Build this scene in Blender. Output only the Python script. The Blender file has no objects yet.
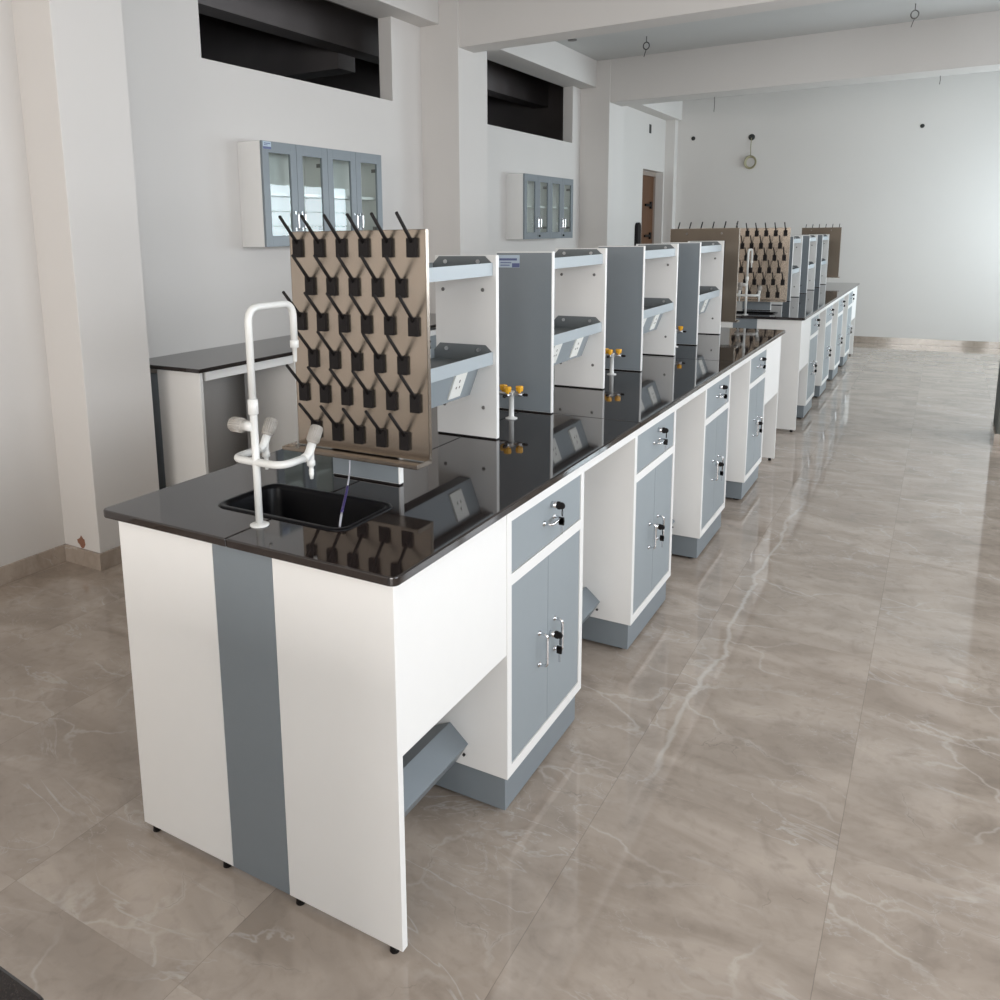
import bpy, bmesh, math, random
from mathutils import Vector, Matrix
random.seed(7)
PI = math.pi
scene = bpy.context.scene
COL = scene.collection

# ------------------------------------------------------------------ camera
cam_d = bpy.data.cameras.new('camera')
cam = bpy.data.objects.new('camera', cam_d)
COL.objects.link(cam)
scene.camera = cam
cam_d.sensor_width = 36.0
cam_d.sensor_fit = 'HORIZONTAL'
cam_d.lens = 834.283 * 36.0 / 1000.0
cam_d.shift_x = (500 - 438.266) / 1000.0
cam_d.shift_y = (385.099 - 500) / 1000.0
cam_d.clip_start = 0.05
R = ((0.85718714, 0.51476313, -0.01578409),
     (0.07789678, -0.15988822, -0.98405683),
     (-0.50907986, 0.84229133, -0.17715252))
m = Matrix(((R[0][0], -R[1][0], -R[2][0], 0.89931),
            (R[0][1], -R[1][1], -R[2][1], -1.29976),
            (R[0][2], -R[1][2], -R[2][2], 1.56324),
            (0, 0, 0, 1)))
cam.matrix_world = m

# ------------------------------------------------------------------ world, daylight, exposure
world = bpy.data.worlds.new('sky')
scene.world = world
world.use_nodes = True
bg = world.node_tree.nodes['Background']
bg.inputs[0].default_value = (0.75, 0.86, 1.0, 1)
bg.inputs[1].default_value = 1.0

ZC = 3.46          # ceiling
XR = 3.10          # right (window) wall
# windows of the right wall: y0, y1, z0, z1, power
WINS = [(-5.2, -3.0, 0.95, 2.55, 50), (-2.2, 0.0, 0.95, 2.55, 60), (1.0, 3.4, 0.95, 2.55, 70),
        (4.6, 7.0, 0.95, 2.55, 72), (8.4, 11.3, 0.80, 2.45, 122)]
for i, (a, b, z0, z1, p) in enumerate(WINS):
    l = bpy.data.lights.new('window_daylight', 'AREA')
    l.shape = 'RECTANGLE'; l.size = z1 - z0; l.size_y = b - a
    l.energy = p; l.color = (0.90, 0.95, 1.0) if i < 4 else (0.80, 0.93, 1.0)
    o = bpy.data.objects.new('window_daylight', l)
    COL.objects.link(o)
    o.location = (XR + 0.3, (a + b) / 2, (z0 + z1) / 2)
    o.rotation_euler = (0, PI / 2, 0)
# window in the wall behind the camera
NW = (-1.2, 2.6, 0.85, 2.7)      # x0, x1, z0, z1
l = bpy.data.lights.new('window_daylight', 'AREA')
l.shape = 'RECTANGLE'; l.size = NW[1] - NW[0]; l.size_y = NW[3] - NW[2]
l.energy = 165; l.color = (1.0, 0.95, 0.895)
o = bpy.data.objects.new('window_daylight', l)
COL.objects.link(o)
o.location = ((NW[0] + NW[1]) / 2, -7.0, (NW[2] + NW[3]) / 2)
o.rotation_euler = (PI / 2, 0, 0)

scene.view_settings.view_transform = 'Standard'
scene.view_settings.look = 'None'
scene.view_settings.gamma = 1
scene.view_settings.use_curve_mapping = False
scene.view_settings.exposure = 0.46

# ------------------------------------------------------------------ materials
def nt(name):
    mt = bpy.data.materials.new(name); mt.use_nodes = True
    n = mt.node_tree.nodes; k = mt.node_tree.links
    return mt, n, k, n['Principled BSDF']

def mat(name, col, rough=0.5, metal=0.0, noise=0.0, nscale=40, bump=0.0, ior=None, coat=0.0, stretch=None):
    mt, n, k, p = nt(name)
    p.inputs['Base Color'].default_value = (*col, 1)
    p.inputs['Roughness'].default_value = rough
    p.inputs['Metallic'].default_value = metal
    if ior: p.inputs['IOR'].default_value = ior
    if coat: p.inputs['Coat Weight'].default_value = coat
    tc = n.new('ShaderNodeTexCoord')
    src = tc.outputs['Object']
    if stretch:
        mp = n.new('ShaderNodeMapping'); mp.inputs['Scale'].default_value = stretch
        k.new(src, mp.inputs['Vector']); src = mp.outputs['Vector']
    nz = n.new('ShaderNodeTexNoise'); nz.inputs['Scale'].default_value = nscale
    nz.inputs['Detail'].default_value = 5
    k.new(src, nz.inputs['Vector'])
    if noise:
        mx = n.new('ShaderNodeMix'); mx.data_type = 'RGBA'
        mx.inputs['A'].default_value = (*[c * (1 - noise) for c in col], 1)
        mx.inputs['B'].default_value = (*[min(1, c * (1 + noise)) for c in col], 1)
        k.new(nz.outputs['Fac'], mx.inputs['Factor'])
        k.new(mx.outputs['Result'], p.inputs['Base Color'])
    if bump:
        b = n.new('ShaderNodeBump'); b.inputs['Strength'].default_value = bump
        b.inputs['Distance'].default_value = 0.002
        k.new(nz.outputs['Fac'], b.inputs['Height']); k.new(b.outputs['Normal'], p.inputs['Normal'])
    return mt

M = {}
M['wall'] = mat('wall_paint', (0.645, 0.615, 0.585), 0.75, noise=0.03, nscale=1.3)
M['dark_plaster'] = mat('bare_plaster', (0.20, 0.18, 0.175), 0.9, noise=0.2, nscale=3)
M['ceiling'] = mat('ceiling_paint', (0.60, 0.60, 0.585), 0.85, noise=0.03, nscale=2)
M['white'] = mat('white_laminate', (0.80, 0.785, 0.76), 0.32, noise=0.012, nscale=18)
M['grey'] = mat('grey_laminate', (0.193, 0.219, 0.238), 0.35, noise=0.02, nscale=30)
M['graypaint'] = mat('grey_powder_coat', (0.262, 0.294, 0.312), 0.38, noise=0.02, nscale=60)
M['steel'] = mat('brushed_steel', (0.40, 0.345, 0.29), 0.27, 1.0, noise=0.10, nscale=9, stretch=(1, 1, 0.25))
M['tray'] = mat('shelf_metal_shaded', (0.155, 0.168, 0.172), 0.4)  # shelf floor and ends: the shelf metal with shade put into the colour
M['lip'] = mat('shelf_metal_lit', (0.37, 0.41, 0.43), 0.35)  # shelf lips: same metal, side light put into the colour
M['steel_back'] = mat('darker_steel_back', (0.125, 0.105, 0.085), 0.34, 1.0, noise=0.2, nscale=6, stretch=(1, 1, 0.3))
M['pillar'] = mat('pillar_backlit_shade', (0.13, 0.14, 0.125), 0.7, noise=0.15, nscale=4)  # backlit shade on the pillar put into its colour
M['chrome'] = mat('chrome', (0.75, 0.75, 0.76), 0.15, 1.0)
M['black'] = mat('black_plastic', (0.008, 0.006, 0.006), 0.6, noise=0.1)
M['black'].node_tree.nodes['Principled BSDF'].inputs['Specular IOR Level'].default_value = 0.25
M['sink'] = mat('black_polypropylene', (0.003, 0.003, 0.004), 0.30, noise=0.1)
M['sink'].node_tree.nodes['Principled BSDF'].inputs['Specular IOR Level'].default_value = 0.12
M['tap'] = mat('white_epoxy_coat', (0.66, 0.655, 0.63), 0.28)
M['knob'] = mat('grey_knob_plastic', (0.34, 0.315, 0.285), 0.4)
M['amber'] = mat('amber_plastic', (0.80, 0.40, 0.03), 0.22, noise=0.1)
M['metal'] = mat('satin_metal', (0.55, 0.55, 0.56), 0.3, 1.0)
M['socket'] = mat('socket_plastic', (0.82, 0.81, 0.76), 0.3)
M['socket_mark'] = mat('socket_hole', (0.10, 0.07, 0.06), 0.5)
M['bolt'] = mat('bolt_cap', (0.16, 0.15, 0.14), 0.35)
M['wood'] = mat('brown_door_wood', (0.115, 0.048, 0.018), 0.5, noise=0.35, nscale=5, stretch=(6, 6, 0.6))
M['jamb'] = mat('door_jamb', (0.34, 0.28, 0.24), 0.6, noise=0.06)
M['hose'] = mat('clear_hose', (0.42, 0.42, 0.46), 0.25)
M['hose_blue'] = mat('violet_hose', (0.045, 0.03, 0.14), 0.35)
M['wire'] = mat('dark_wire', (0.03, 0.03, 0.03), 0.5)
M['cable'] = mat('cream_cable', (0.33, 0.30, 0.19), 0.5, noise=0.1)
M['hole'] = mat('recess_dark', (0.03, 0.03, 0.028), 0.8)
M['sticker'] = mat('sticker_paper', (0.42, 0.50, 0.58), 0.35)
M['sticker_blue'] = mat('sticker_ink', (0.09, 0.11, 0.24), 0.35)
M['frame_alu'] = mat('window_aluminium', (0.5, 0.5, 0.5), 0.4, 0.6)

def m_granite():
    mt, n, k, p = nt('polished_granite')
    tc = n.new('ShaderNodeTexCoord')
    v = n.new('ShaderNodeTexVoronoi'); v.inputs['Scale'].default_value = 420
    k.new(tc.outputs['Object'], v.inputs['Vector'])
    cr = n.new('ShaderNodeValToRGB')
    cr.color_ramp.elements[0].position = 0.0; cr.color_ramp.elements[0].color = (0.070, 0.050, 0.044, 1)
    cr.color_ramp.elements[1].position = 0.35; cr.color_ramp.elements[1].color = (0.017, 0.0125, 0.0115, 1)
    k.new(v.outputs['Distance'], cr.inputs['Fac'])
    k.new(cr.outputs['Color'], p.inputs['Base Color'])
    p.inputs['Roughness'].default_value = 0.045
    p.inputs['IOR'].default_value = 1.62
    return mt
M['granite'] = m_granite()

def m_glass():
    mt, n, k, p = nt('cabinet_glass')
    n.remove(p)
    out = [x for x in n if x.type == 'OUTPUT_MATERIAL'][0]
    tr = n.new('ShaderNodeBsdfTransparent'); tr.inputs[0].default_value = (0.93, 0.96, 0.95, 1)
    gl = n.new('ShaderNodeBsdfGlossy'); gl.inputs['Roughness'].default_value = 0.02
    fr = n.new('ShaderNodeFresnel'); fr.inputs[0].default_value = 1.55
    ad = n.new('ShaderNodeMath'); ad.operation = 'MULTIPLY'; ad.inputs[1].default_value = 1.0
    ad.use_clamp = True
    mx = n.new('ShaderNodeMixShader')
    ge = n.new('ShaderNodeNewGeometry'); inv = n.new('ShaderNodeMath'); inv.operation = 'SUBTRACT'; inv.inputs[0].default_value = 1
    k.new(ge.outputs['Backfacing'], inv.inputs[1])
    m2 = n.new('ShaderNodeMath'); m2.operation = 'MULTIPLY'
    k.new(fr.outputs[0], ad.inputs[0]); k.new(ad.outputs[0], m2.inputs[0]); k.new(inv.outputs[0], m2.inputs[1]); k.new(m2.outputs[0], mx.inputs[0])
    k.new(tr.outputs[0], mx.inputs[1]); k.new(gl.outputs[0], mx.inputs[2]); k.new(mx.outputs[0], out.inputs[0])
    return mt
M['glass'] = m_glass()

def m_floor(name, tiles=True):
    mt, n, k, p = nt(name)
    tc = n.new('ShaderNodeTexCoord')
    pos = tc.outputs['Object']
    sep = n.new('ShaderNodeSeparateXYZ'); k.new(pos, sep.inputs[0])
    def math_(op, a, b=None, clamp=False):
        q = n.new('ShaderNodeMath'); q.operation = op; q.use_clamp = clamp
        for i, x in enumerate((a, b)):
            if x is None: continue
            if isinstance(x, (int, float)): q.inputs[i].default_value = x
            else: k.new(x, q.inputs[i])
        return q.outputs[0]
    def mixc(f, a, b):
        q = n.new('ShaderNodeMix'); q.data_type = 'RGBA'
        for s, x in (('Factor', f), ('A', a), ('B', b)):
            if isinstance(x, tuple): q.inputs[s].default_value = (*x, 1)
            elif isinstance(x, (int, float)): q.inputs[s].default_value = x
            else: k.new(x, q.inputs[s])
        return q.outputs['Result']
    def noise(scale, detail=6, dist=0.0, vec=pos, rough=0.55):
        q = n.new('ShaderNodeTexNoise'); q.inputs['Scale'].default_value = scale
        q.inputs['Detail'].default_value = detail; q.inputs['Distortion'].default_value = dist
        q.inputs['Roughness'].default_value = rough
        k.new(vec, q.inputs['Vector']); return q.outputs['Fac']
    def smooth(x, lo, hi):
        q = n.new('ShaderNodeMapRange'); q.interpolation_type = 'SMOOTHSTEP'
        q.inputs['From Min'].default_value = lo; q.inputs['From Max'].default_value = hi
        k.new(x, q.inputs['Value']); return q.outputs['Result']
    TX, TY = 0.58, 1.12
    ux = math_('DIVIDE', math_('SUBTRACT', sep.outputs[0], 0.20), TX)
    uy = math_('DIVIDE', math_('SUBTRACT', sep.outputs[1], -0.29), TY)
    # every tile takes its own slice of the stone
    cmb = n.new('ShaderNodeCombineXYZ')
    k.new(math_('MULTIPLY', math_('FLOOR', ux), 3.7), cmb.inputs[0])
    k.new(math_('MULTIPLY', math_('FLOOR', uy), 5.3), cmb.inputs[1])
    k.new(math_('ADD', math_('FLOOR', ux), math_('FLOOR', uy)), cmb.inputs[2])
    vadd = n.new('ShaderNodeVectorMath'); vadd.operation = 'ADD'
    k.new(pos, vadd.inputs[0]); k.new(cmb.outputs[0], vadd.inputs[1])
    tv = vadd.outputs[0] if tiles else pos
    rot = n.new('ShaderNodeMapping'); rot.inputs['Rotation'].default_value = (0, 0, 0.9)
    rot.inputs['Scale'].default_value = (1.0, 2.1, 1.0)
    k.new(tv, rot.inputs['Vector'])
    rv = rot.outputs['Vector']
    base = mixc(smooth(noise(2.2, 8, 0.8, rv), 0.30, 0.72), (0.320, 0.262, 0.214), (0.475, 0.398, 0.333))
    base = mixc(math_('MULTIPLY', smooth(noise(9, 7, 1.0, tv), 0.50, 0.75), 0.40), base, (0.21, 0.17, 0.14))
    # pale veins
    v1 = math_('ABSOLUTE', math_('SUBTRACT', noise(1.3, 5, 1.4, rv), 0.5))
    f1 = math_('SUBTRACT', 1.0, smooth(v1, 0.0, 0.012))
    msk = smooth(noise(1.7, 3, 0, rv), 0.47, 0.62)
    base = mixc(math_('MULTIPLY', math_('MULTIPLY', f1, msk), 0.42), base, (0.58, 0.54, 0.50))
    v2 = math_('ABSOLUTE', math_('SUBTRACT', noise(3.1, 6, 2.0, rv), 0.5))
    f2 = math_('SUBTRACT', 1.0, smooth(v2, 0.0, 0.011))
    base = mixc(math_('MULTIPLY', math_('MULTIPLY', f2, smooth(noise(2.3, 2, 0, tv), 0.5, 0.6)), 0.30), base, (0.55, 0.51, 0.47))
    vo = n.new('ShaderNodeTexVoronoi'); vo.feature = 'DISTANCE_TO_EDGE'; vo.inputs['Scale'].default_value = 1.9
    wv_ = n.new('ShaderNodeTexNoise'); wv_.inputs['Scale'].default_value = 2.6; wv_.inputs['Detail'].default_value = 6
    k.new(tv, wv_.inputs['Vector'])
    sc_ = n.new('ShaderNodeVectorMath'); sc_.operation = 'SCALE'; sc_.inputs['Scale'].default_value = 0.75
    k.new(wv_.outputs['Color'], sc_.inputs[0])
    av = n.new('ShaderNodeVectorMath'); av.operation = 'ADD'
    k.new(rv, av.inputs[0]); k.new(sc_.outputs[0], av.inputs[1]); k.new(av.outputs[0], vo.inputs['Vector'])
    f3 = math_('SUBTRACT', 1.0, smooth(vo.outputs['Distance'], 0.0, 0.030))
    base = mixc(math_('MULTIPLY', math_('MULTIPLY', f3, smooth(noise(1.9, 3, 0, tv), 0.44, 0.62)), 0.42), base, (0.60, 0.545, 0.49))
    f4 = math_('SUBTRACT', 1.0, smooth(vo.outputs['Distance'], 0.0, 0.006))
    base = mixc(math_('MULTIPLY', math_('MULTIPLY', f4, smooth(noise(2.9, 3, 0, rv), 0.54, 0.62)), 0.35), base, (0.15, 0.12, 0.10))
    base = mixc(math_('MULTIPLY', smooth(noise(26, 5, 0.3, tv), 0.50, 0.72), 0.20), base, (0.20, 0.16, 0.13))
    if tiles:
        # one strong white vein runs along the aisle
        wob = math_('MULTIPLY', math_('SUBTRACT', noise(1.6, 6, 0.6), 0.5), 0.24)
        dx = math_('ABSOLUTE', math_('SUBTRACT', math_('SUBTRACT', sep.outputs[0], 0.285), wob))
        wv = math_('SUBTRACT', 1.0, smooth(dx, 0.001, 0.014))
        rng = math_('MULTIPLY', smooth(sep.outputs[1], 0.75, 1.1), math_('SUBTRACT', 1.0, smooth(sep.outputs[1], 3.0, 4.4)))
        base = mixc(math_('MULTIPLY', math_('MULTIPLY', wv, rng), 0.5), base, (0.62, 0.58, 0.53))
        fx = math_('ABSOLUTE', math_('SUBTRACT', math_('FRACT', math_('ADD', ux, 0.5)), 0.5))
        fy = math_('ABSOLUTE', math_('SUBTRACT', math_('FRACT', math_('ADD', uy, 0.5)), 0.5))
        jx = math_('LESS_THAN', fx, 0.0010 / TX)
        jy = math_('LESS_THAN', fy, 0.0012 / TY)
        j = math_('MAXIMUM', jx, math_('MULTIPLY', jy, 0.2))
        base = mixc(math_('MULTIPLY', j, 0.38), base, (0.11, 0.09, 0.08))
    k.new(base, p.inputs['Base Color'])
    ro = n.new('ShaderNodeMapRange')
    ro.inputs['To Min'].default_value = 0.035; ro.inputs['To Max'].default_value = 0.10
    k.new(noise(3.0, 4), ro.inputs['Value'])
    k.new(ro.outputs[0], p.inputs['Roughness'])
    p.inputs['IOR'].default_value = 1.6
    return mt
M['floor'] = m_floor('marble_floor_tiles')
M['skirt'] = m_floor('marble_skirting', False)

# ------------------------------------------------------------------ mesh helpers
def box(bm, x0, x1, y0, y1, z0, z1):
    r = bmesh.ops.create_cube(bm, size=1)
    mtx = Matrix.Translation(((x0 + x1) / 2, (y0 + y1) / 2, (z0 + z1) / 2)) @ \
        Matrix.Diagonal((abs(x1 - x0), abs(y1 - y0), abs(z1 - z0), 1))
    bmesh.ops.transform(bm, matrix=mtx, verts=r['verts'])
    return bm

def B(*a):
    bm = bmesh.new()
    if a:
        if isinstance(a[0], (tuple, list)):
            for q in a: box(bm, *q)
        else: box(bm, *a)
    return bm

def tube(bm, pts, r, seg=14, caps=True):
    pts = [Vector(q) for q in pts]
    rr = r if isinstance(r, (list, tuple)) else [r] * len(pts)
    tang = []
    for i in range(len(pts)):
        a = pts[max(0, i - 1)]; b = pts[min(len(pts) - 1, i + 1)]
        d = b - a
        tang.append(d.normalized() if d.length > 1e-9 else (tang[-1] if tang else Vector((0, 0, 1))))
    t0 = tang[0]
    up = Vector((0, 0, 1)) if abs(t0.z) < 0.9 else Vector((1, 0, 0))
    nrm = t0.cross(up).normalized()
    rings = []
    for i, q in enumerate(pts):
        t = tang[i]
        nrm = (nrm - t * nrm.dot(t)).normalized()
        bn = t.cross(nrm)
        rings.append([bm.verts.new(q + (nrm * math.cos(2 * PI * j / seg) + bn * math.sin(2 * PI * j / seg)) * rr[i]) for j in range(seg)])
    for a, b in zip(rings[:-1], rings[1:]):
        for j in range(seg):
            f = bm.faces.new((a[j], a[(j + 1) % seg], b[(j + 1) % seg], b[j])); f.smooth = True
    if caps:
        bm.faces.new(rings[0][::-1]); bm.faces.new(rings[-1])
    return bm

def fillet(pts, rad, n=6):
    pts = [Vector(q) for q in pts]
    out = [pts[0]]
    for i in range(1, len(pts) - 1):
        a, q, b = pts[i - 1], pts[i], pts[i + 1]
        da = (a - q); db = (b - q)
        rr = min(rad, da.length * 0.49, db.length * 0.49)
        s = q + da.normalized() * rr; e = q + db.normalized() * rr
        for j in range(n + 1):
            t = j / n
            out.append(s * (1 - t) ** 2 + q * 2 * t * (1 - t) + e * t ** 2)
    out.append(pts[-1])
    return out

def cyl(bm, p0, p1, r0, r1=None, seg=20):
    return tube(bm, [p0, p1], [r0, r0 if r1 is None else r1], seg)

def lathe(bm, origin, axis, prof, seg=24):
    axis = Vector(axis).normalized(); origin = Vector(origin)
    pts = [origin + axis * h for h, _ in prof]
    # explicit tangent along the axis keeps rings square to it
    up = Vector((0, 0, 1)) if abs(axis.z) < 0.9 else Vector((1, 0, 0))
    nrm = axis.cross(up).normalized(); bn = axis.cross(nrm)
    rings = []
    for q, (_, r) in zip(pts, prof):
        rings.append([bm.verts.new(q + (nrm * math.cos(2 * PI * j / seg) + bn * math.sin(2 * PI * j / seg)) * max(r, 1e-4)) for j in range(seg)])
    for a, b in zip(rings[:-1], rings[1:]):
        for j in range(seg):
            f = bm.faces.new((a[j], a[(j + 1) % seg], b[(j + 1) % seg], b[j]))
            f.smooth = True
    bm.faces.new(rings[0][::-1]); bm.faces.new(rings[-1])
    return bm

def prism_y(bm, poly, y0, y1):
    """poly in (x, z), extruded along y"""
    a = [bm.verts.new((x, y0, z)) for x, z in poly]
    b = [bm.verts.new((x, y1, z)) for x, z in poly]
    n = len(poly)
    bm.faces.new(a); bm.faces.new(b[::-1])
    for i in range(n):
        bm.faces.new((a[i], b[i], b[(i + 1) % n], a[(i + 1) % n]))
    return bm

def rrect(x0, x1, y0, y1, r, n=6):
    out = []
    for cx, cy, a0 in ((x1 - r, y1 - r, 0), (x0 + r, y1 - r, PI / 2), (x0 + r, y0 + r, PI), (x1 - r, y0 + r, 1.5 * PI)):
        for i in range(n + 1):
            a = a0 + PI / 2 * i / n
            out.append((cx + r * math.cos(a), cy + r * math.sin(a)))
    return out

def prism_z(bm, poly, z0, z1):
    a = [bm.verts.new((x, y, z0)) for x, y in poly]
    b = [bm.verts.new((x, y, z1)) for x, y in poly]
    n = len(poly)
    bm.faces.new(a[::-1]); bm.faces.new(b)
    for i in range(n):
        bm.faces.new((a[i], a[(i + 1) % n], b[(i + 1) % n], b[i]))
    return bm

def wloc(o):
    v = Vector((0, 0, 0))
    while o is not None:
        v += o.location; o = o.parent
    return v

def obj(name, bm, m, parent=None, bevel=0.0, seg=2, label=None):
    """bm is in world coordinates; it becomes ONE mesh object under parent"""
    bmesh.ops.recalc_face_normals(bm, faces=bm.faces)
    me = bpy.data.meshes.new(name)
    if parent is not None:
        off = -wloc(parent)
        bmesh.ops.translate(bm, vec=off, verts=bm.verts)
    bm.to_mesh(me); bm.free()
    me.materials.append(M[m] if isinstance(m, str) else m)
    o = bpy.data.objects.new(name, me); COL.objects.link(o)
    if parent is not None: o.parent = parent
    if bevel:
        md = o.modifiers.new('bevel', 'BEVEL'); md.width = bevel; md.segments = seg
        md.limit_method = 'ANGLE'; md.angle_limit = math.radians(50)
    if label: o['label'] = label
    return o

def thing(name, label, cat, loc, group=None):
    o = bpy.data.objects.new(name, None); COL.objects.link(o)
    o.empty_display_size = 0.05
    o.location = loc; o['label'] = label; o['category'] = cat
    if group: o['group'] = group
    return o

def tag(o, label, cat, group=None):
    o['label'] = label; o['category'] = cat
    if group: o['group'] = group
    return o

def struct(name, bm, m, bevel=0.0, parent=None):
    o = obj(name, bm, m, parent, bevel)
    if parent is None: o['kind'] = 'structure'
    return o

def dup(root, off, label=None, group=None, rotz=0.0):
    def rec(o, parent):
        c = o.copy(); COL.objects.link(c)
        if parent is not None: c.parent = parent
        for ch in list(o.children):
            rec(ch, c)
        return c
    r = rec(root, None)
    r.location = root.location + Vector(off)
    if rotz: r.rotation_euler = (0, 0, rotz)
    if label: r['label'] = label
    if group: r['group'] = group
    return r

# ------------------------------------------------------------------ the room
struct('floor', B(-3.2, 3.5, -7.3, 12.1, -0.1, 0.0), 'floor')
struct('ceiling', B(-3.2, 3.5, -7.3, 12.1, ZC, ZC + 0.12), 'ceiling')
XL = -2.815; XO = -2.93
OP1 = (2.30, 4.24, 2.575, 3.19); OP2 = (5.72, 7.86, 2.56, 3.19); DO = (10.46, 11.46, 0.0, 2.43)
cells = []
ys = [1.11, OP1[0], OP1[1], OP2[0], OP2[1], DO[0], DO[1], 12.0]
for i in range(7):
    a, b = ys[i], ys[i + 1]
    if i == 1: cells += [(XO, XL, a, b, 0, OP1[2]), (XO, XL, a, b, OP1[3], ZC)]
    elif i == 3: cells += [(XO, XL, a, b, 0, OP2[2]), (XO, XL, a, b, OP2[3], ZC)]
    elif i == 5: cells += [(XO, XL, a, b, DO[3], ZC)]
    else: cells += [(XO, XL, a, b, 0, ZC)]
cells.append((XO, -2.735, -7.1, 1.11, 0, ZC))
struct('wall_left', B(*cells), 'wall')
struct('wall_back', B(-3.1, 3.3, 11.65, 11.8, 0, ZC), 'wall')
struct('wall_front', B((-3.1, NW[0], -7.1, -6.95, 0, ZC), (NW[1], 3.3, -7.1, -6.95, 0, ZC),
                       (NW[0], NW[1], -7.1, -6.95, 0, NW[2]), (NW[0], NW[1], -7.1, -6.95, NW[3], ZC)), 'wall')
# right wall with its windows
rc = []; y = -7.1
for a, b, z0, z1, p_ in WINS:
    rc += [(XR, XR + 0.15, y, a, 0, ZC), (XR, XR + 0.15, a, b, 0, z0), (XR, XR + 0.15, a, b, z1, ZC)]
    y = b
rc.append((XR, XR + 0.15, y, 12.0, 0, ZC))
struct('wall_right', B(*rc), 'wall')
for i, (a, b, z0, z1, p_) in enumerate(WINS):
    w = struct('window_%d' % (i + 1), B((XR + .08, XR + .12, a, b, z0, z0 + .05), (XR + .08, XR + .12, a, b, z1 - .05, z1),
               (XR + .08, XR + .12, a, a + .05, z0, z1), (XR + .08, XR + .12, b - .05, b, z0, z1),
               (XR + .08, XR + .12, (a + b) / 2 - .03, (a + b) / 2 + .03, z0, z1)), 'frame_alu')
    bars = bmesh.new()
    nb = 7
    for j in range(1, nb):
        zz = z0 + (z1 - z0) * j / nb
        box(bars, XR + .05, XR + .062, a, b, zz - .006, zz + .006)
    struct('window_grille', bars, 'wire', parent=w)
# pillars against the left wall
struct('trim_1', B(-2.93, -2.47, 1.11, 1.49, 0, ZC), 'wall', 0.004)
struct('trim_2', B(-2.93, -2.47, 4.655, 5.14, 0, ZC), 'wall', 0.004)
struct('trim_3', B(-2.93, -2.47, 8.10, 8.62, 0, ZC), 'wall', 0.004)
struct('trim_4', B(-2.93, -2.672, 11.50, 11.66, 0, ZC), 'wall', 0.004)
# cross beams
struct('trim_5', B(-2.475, 3.12, 1.11, 1.36, 3.0, ZC + .01), 'wall', 0.004)
struct('trim_6', B(-2.475, 3.12, 4.67, 4.91, 2.995, ZC + .01), 'wall', 0.004)
struct('trim_7', B(-2.475, 3.12, 8.11, 8.50, 3.00, ZC + .01), 'wall', 0.004)
# beams along the left wall above the openings
struct('trim_8', B(-2.93, -2.64, 1.49, 4.655, 3.185, ZC + .01), 'wall', 0.004)
struct('trim_9', B(-2.93, -2.63, 5.14, 8.10, 3.175, ZC + .01), 'wall', 0.004)
struct('trim_10', B(-2.93, -2.62, 8.62, 11.66, 3.18, ZC + .01), 'wall', 0.004)
# pillars of the right wall
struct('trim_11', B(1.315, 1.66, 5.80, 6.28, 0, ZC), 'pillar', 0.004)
# skirting
sk = 0.085; st = 0.013
struct('baseboard_left', B((-2.735, -2.735 + st, -6.9, 1.11, 0, sk), (-2.735, -2.47 + st, 1.11 - st, 1.11, 0, sk),
                           (-2.47, -2.47 + st, 1.11, 1.49, 0, sk), (XL, XL + st, 1.49, 4.655, 0, sk),
                           (XL, -2.47 + st, 4.655 - st, 4.655, 0, sk), (-2.47, -2.47 + st, 4.655, 5.14 + st, 0, sk),
                           (XL, XL + st, 5.14, 8.10, 0, sk), (XL, -2.47 + st, 8.10 - st, 8.10, 0, sk),
                           (-2.47, -2.47 + st, 8.10, 8.62 + st, 0, sk), (XL, XL + st, 8.62, 10.46, 0, sk)), 'skirt', 0.001)
struct('baseboard_back', B(-2.67, XR, 11.65 - st, 11.65, 0, 0.08), 'skirt', 0.001)
struct('baseboard_right', B((1.315 - st, 1.66 + st, 5.80 - st, 6.28 + st, 0, sk), (XR - st, XR, -6.9, 11.64, 0, sk)), 'skirt', 0.001)
# unlit rooms seen through the high openings, and the lobby behind the brown door
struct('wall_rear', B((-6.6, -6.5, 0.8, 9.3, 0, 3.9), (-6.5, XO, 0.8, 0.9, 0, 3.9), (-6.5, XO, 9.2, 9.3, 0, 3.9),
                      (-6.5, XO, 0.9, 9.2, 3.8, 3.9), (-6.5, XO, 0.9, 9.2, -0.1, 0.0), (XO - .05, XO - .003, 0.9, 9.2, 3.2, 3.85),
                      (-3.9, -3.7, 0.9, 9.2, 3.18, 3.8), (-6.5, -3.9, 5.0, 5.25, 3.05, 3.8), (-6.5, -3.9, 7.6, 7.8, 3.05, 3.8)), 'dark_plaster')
d = struct('door_1', B((-2.995, -2.96, DO[0], DO[1], 0.0, DO[3] - 0.06)), 'wood', 0.002)
struct('door_frame', B((-3.02, XO, DO[0] - .03, DO[0], 0, DO[3]), (-3.02, XO, DO[1], DO[1] + .03, 0, DO[3]),
                       (-3.02, XO, DO[0], DO[1], DO[3] - .06, DO[3])), 'jamb', 0.002, parent=d)
bb = bmesh.new()
for zz in (1.95, 1.50):
    box(bb, -2.96, -2.935, 11.05, 11.32, zz - .018, zz + .018)
    box(bb, -2.96, -2.930, 11.28, 11.33, zz - .05, zz + .05)
struct('door_bolt', bb, 'black', 0.003, parent=d)

# ------------------------------------------------------------------ bench furniture
W = 0.834
ZB = 0.8790
GR_CAB = 'grey and white base cabinets along the aisle'
CAB = [(a, a + 0.5325) for a in (0.5150, 1.5455, 2.5740, 3.6035)]
DY = 5.56

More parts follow.
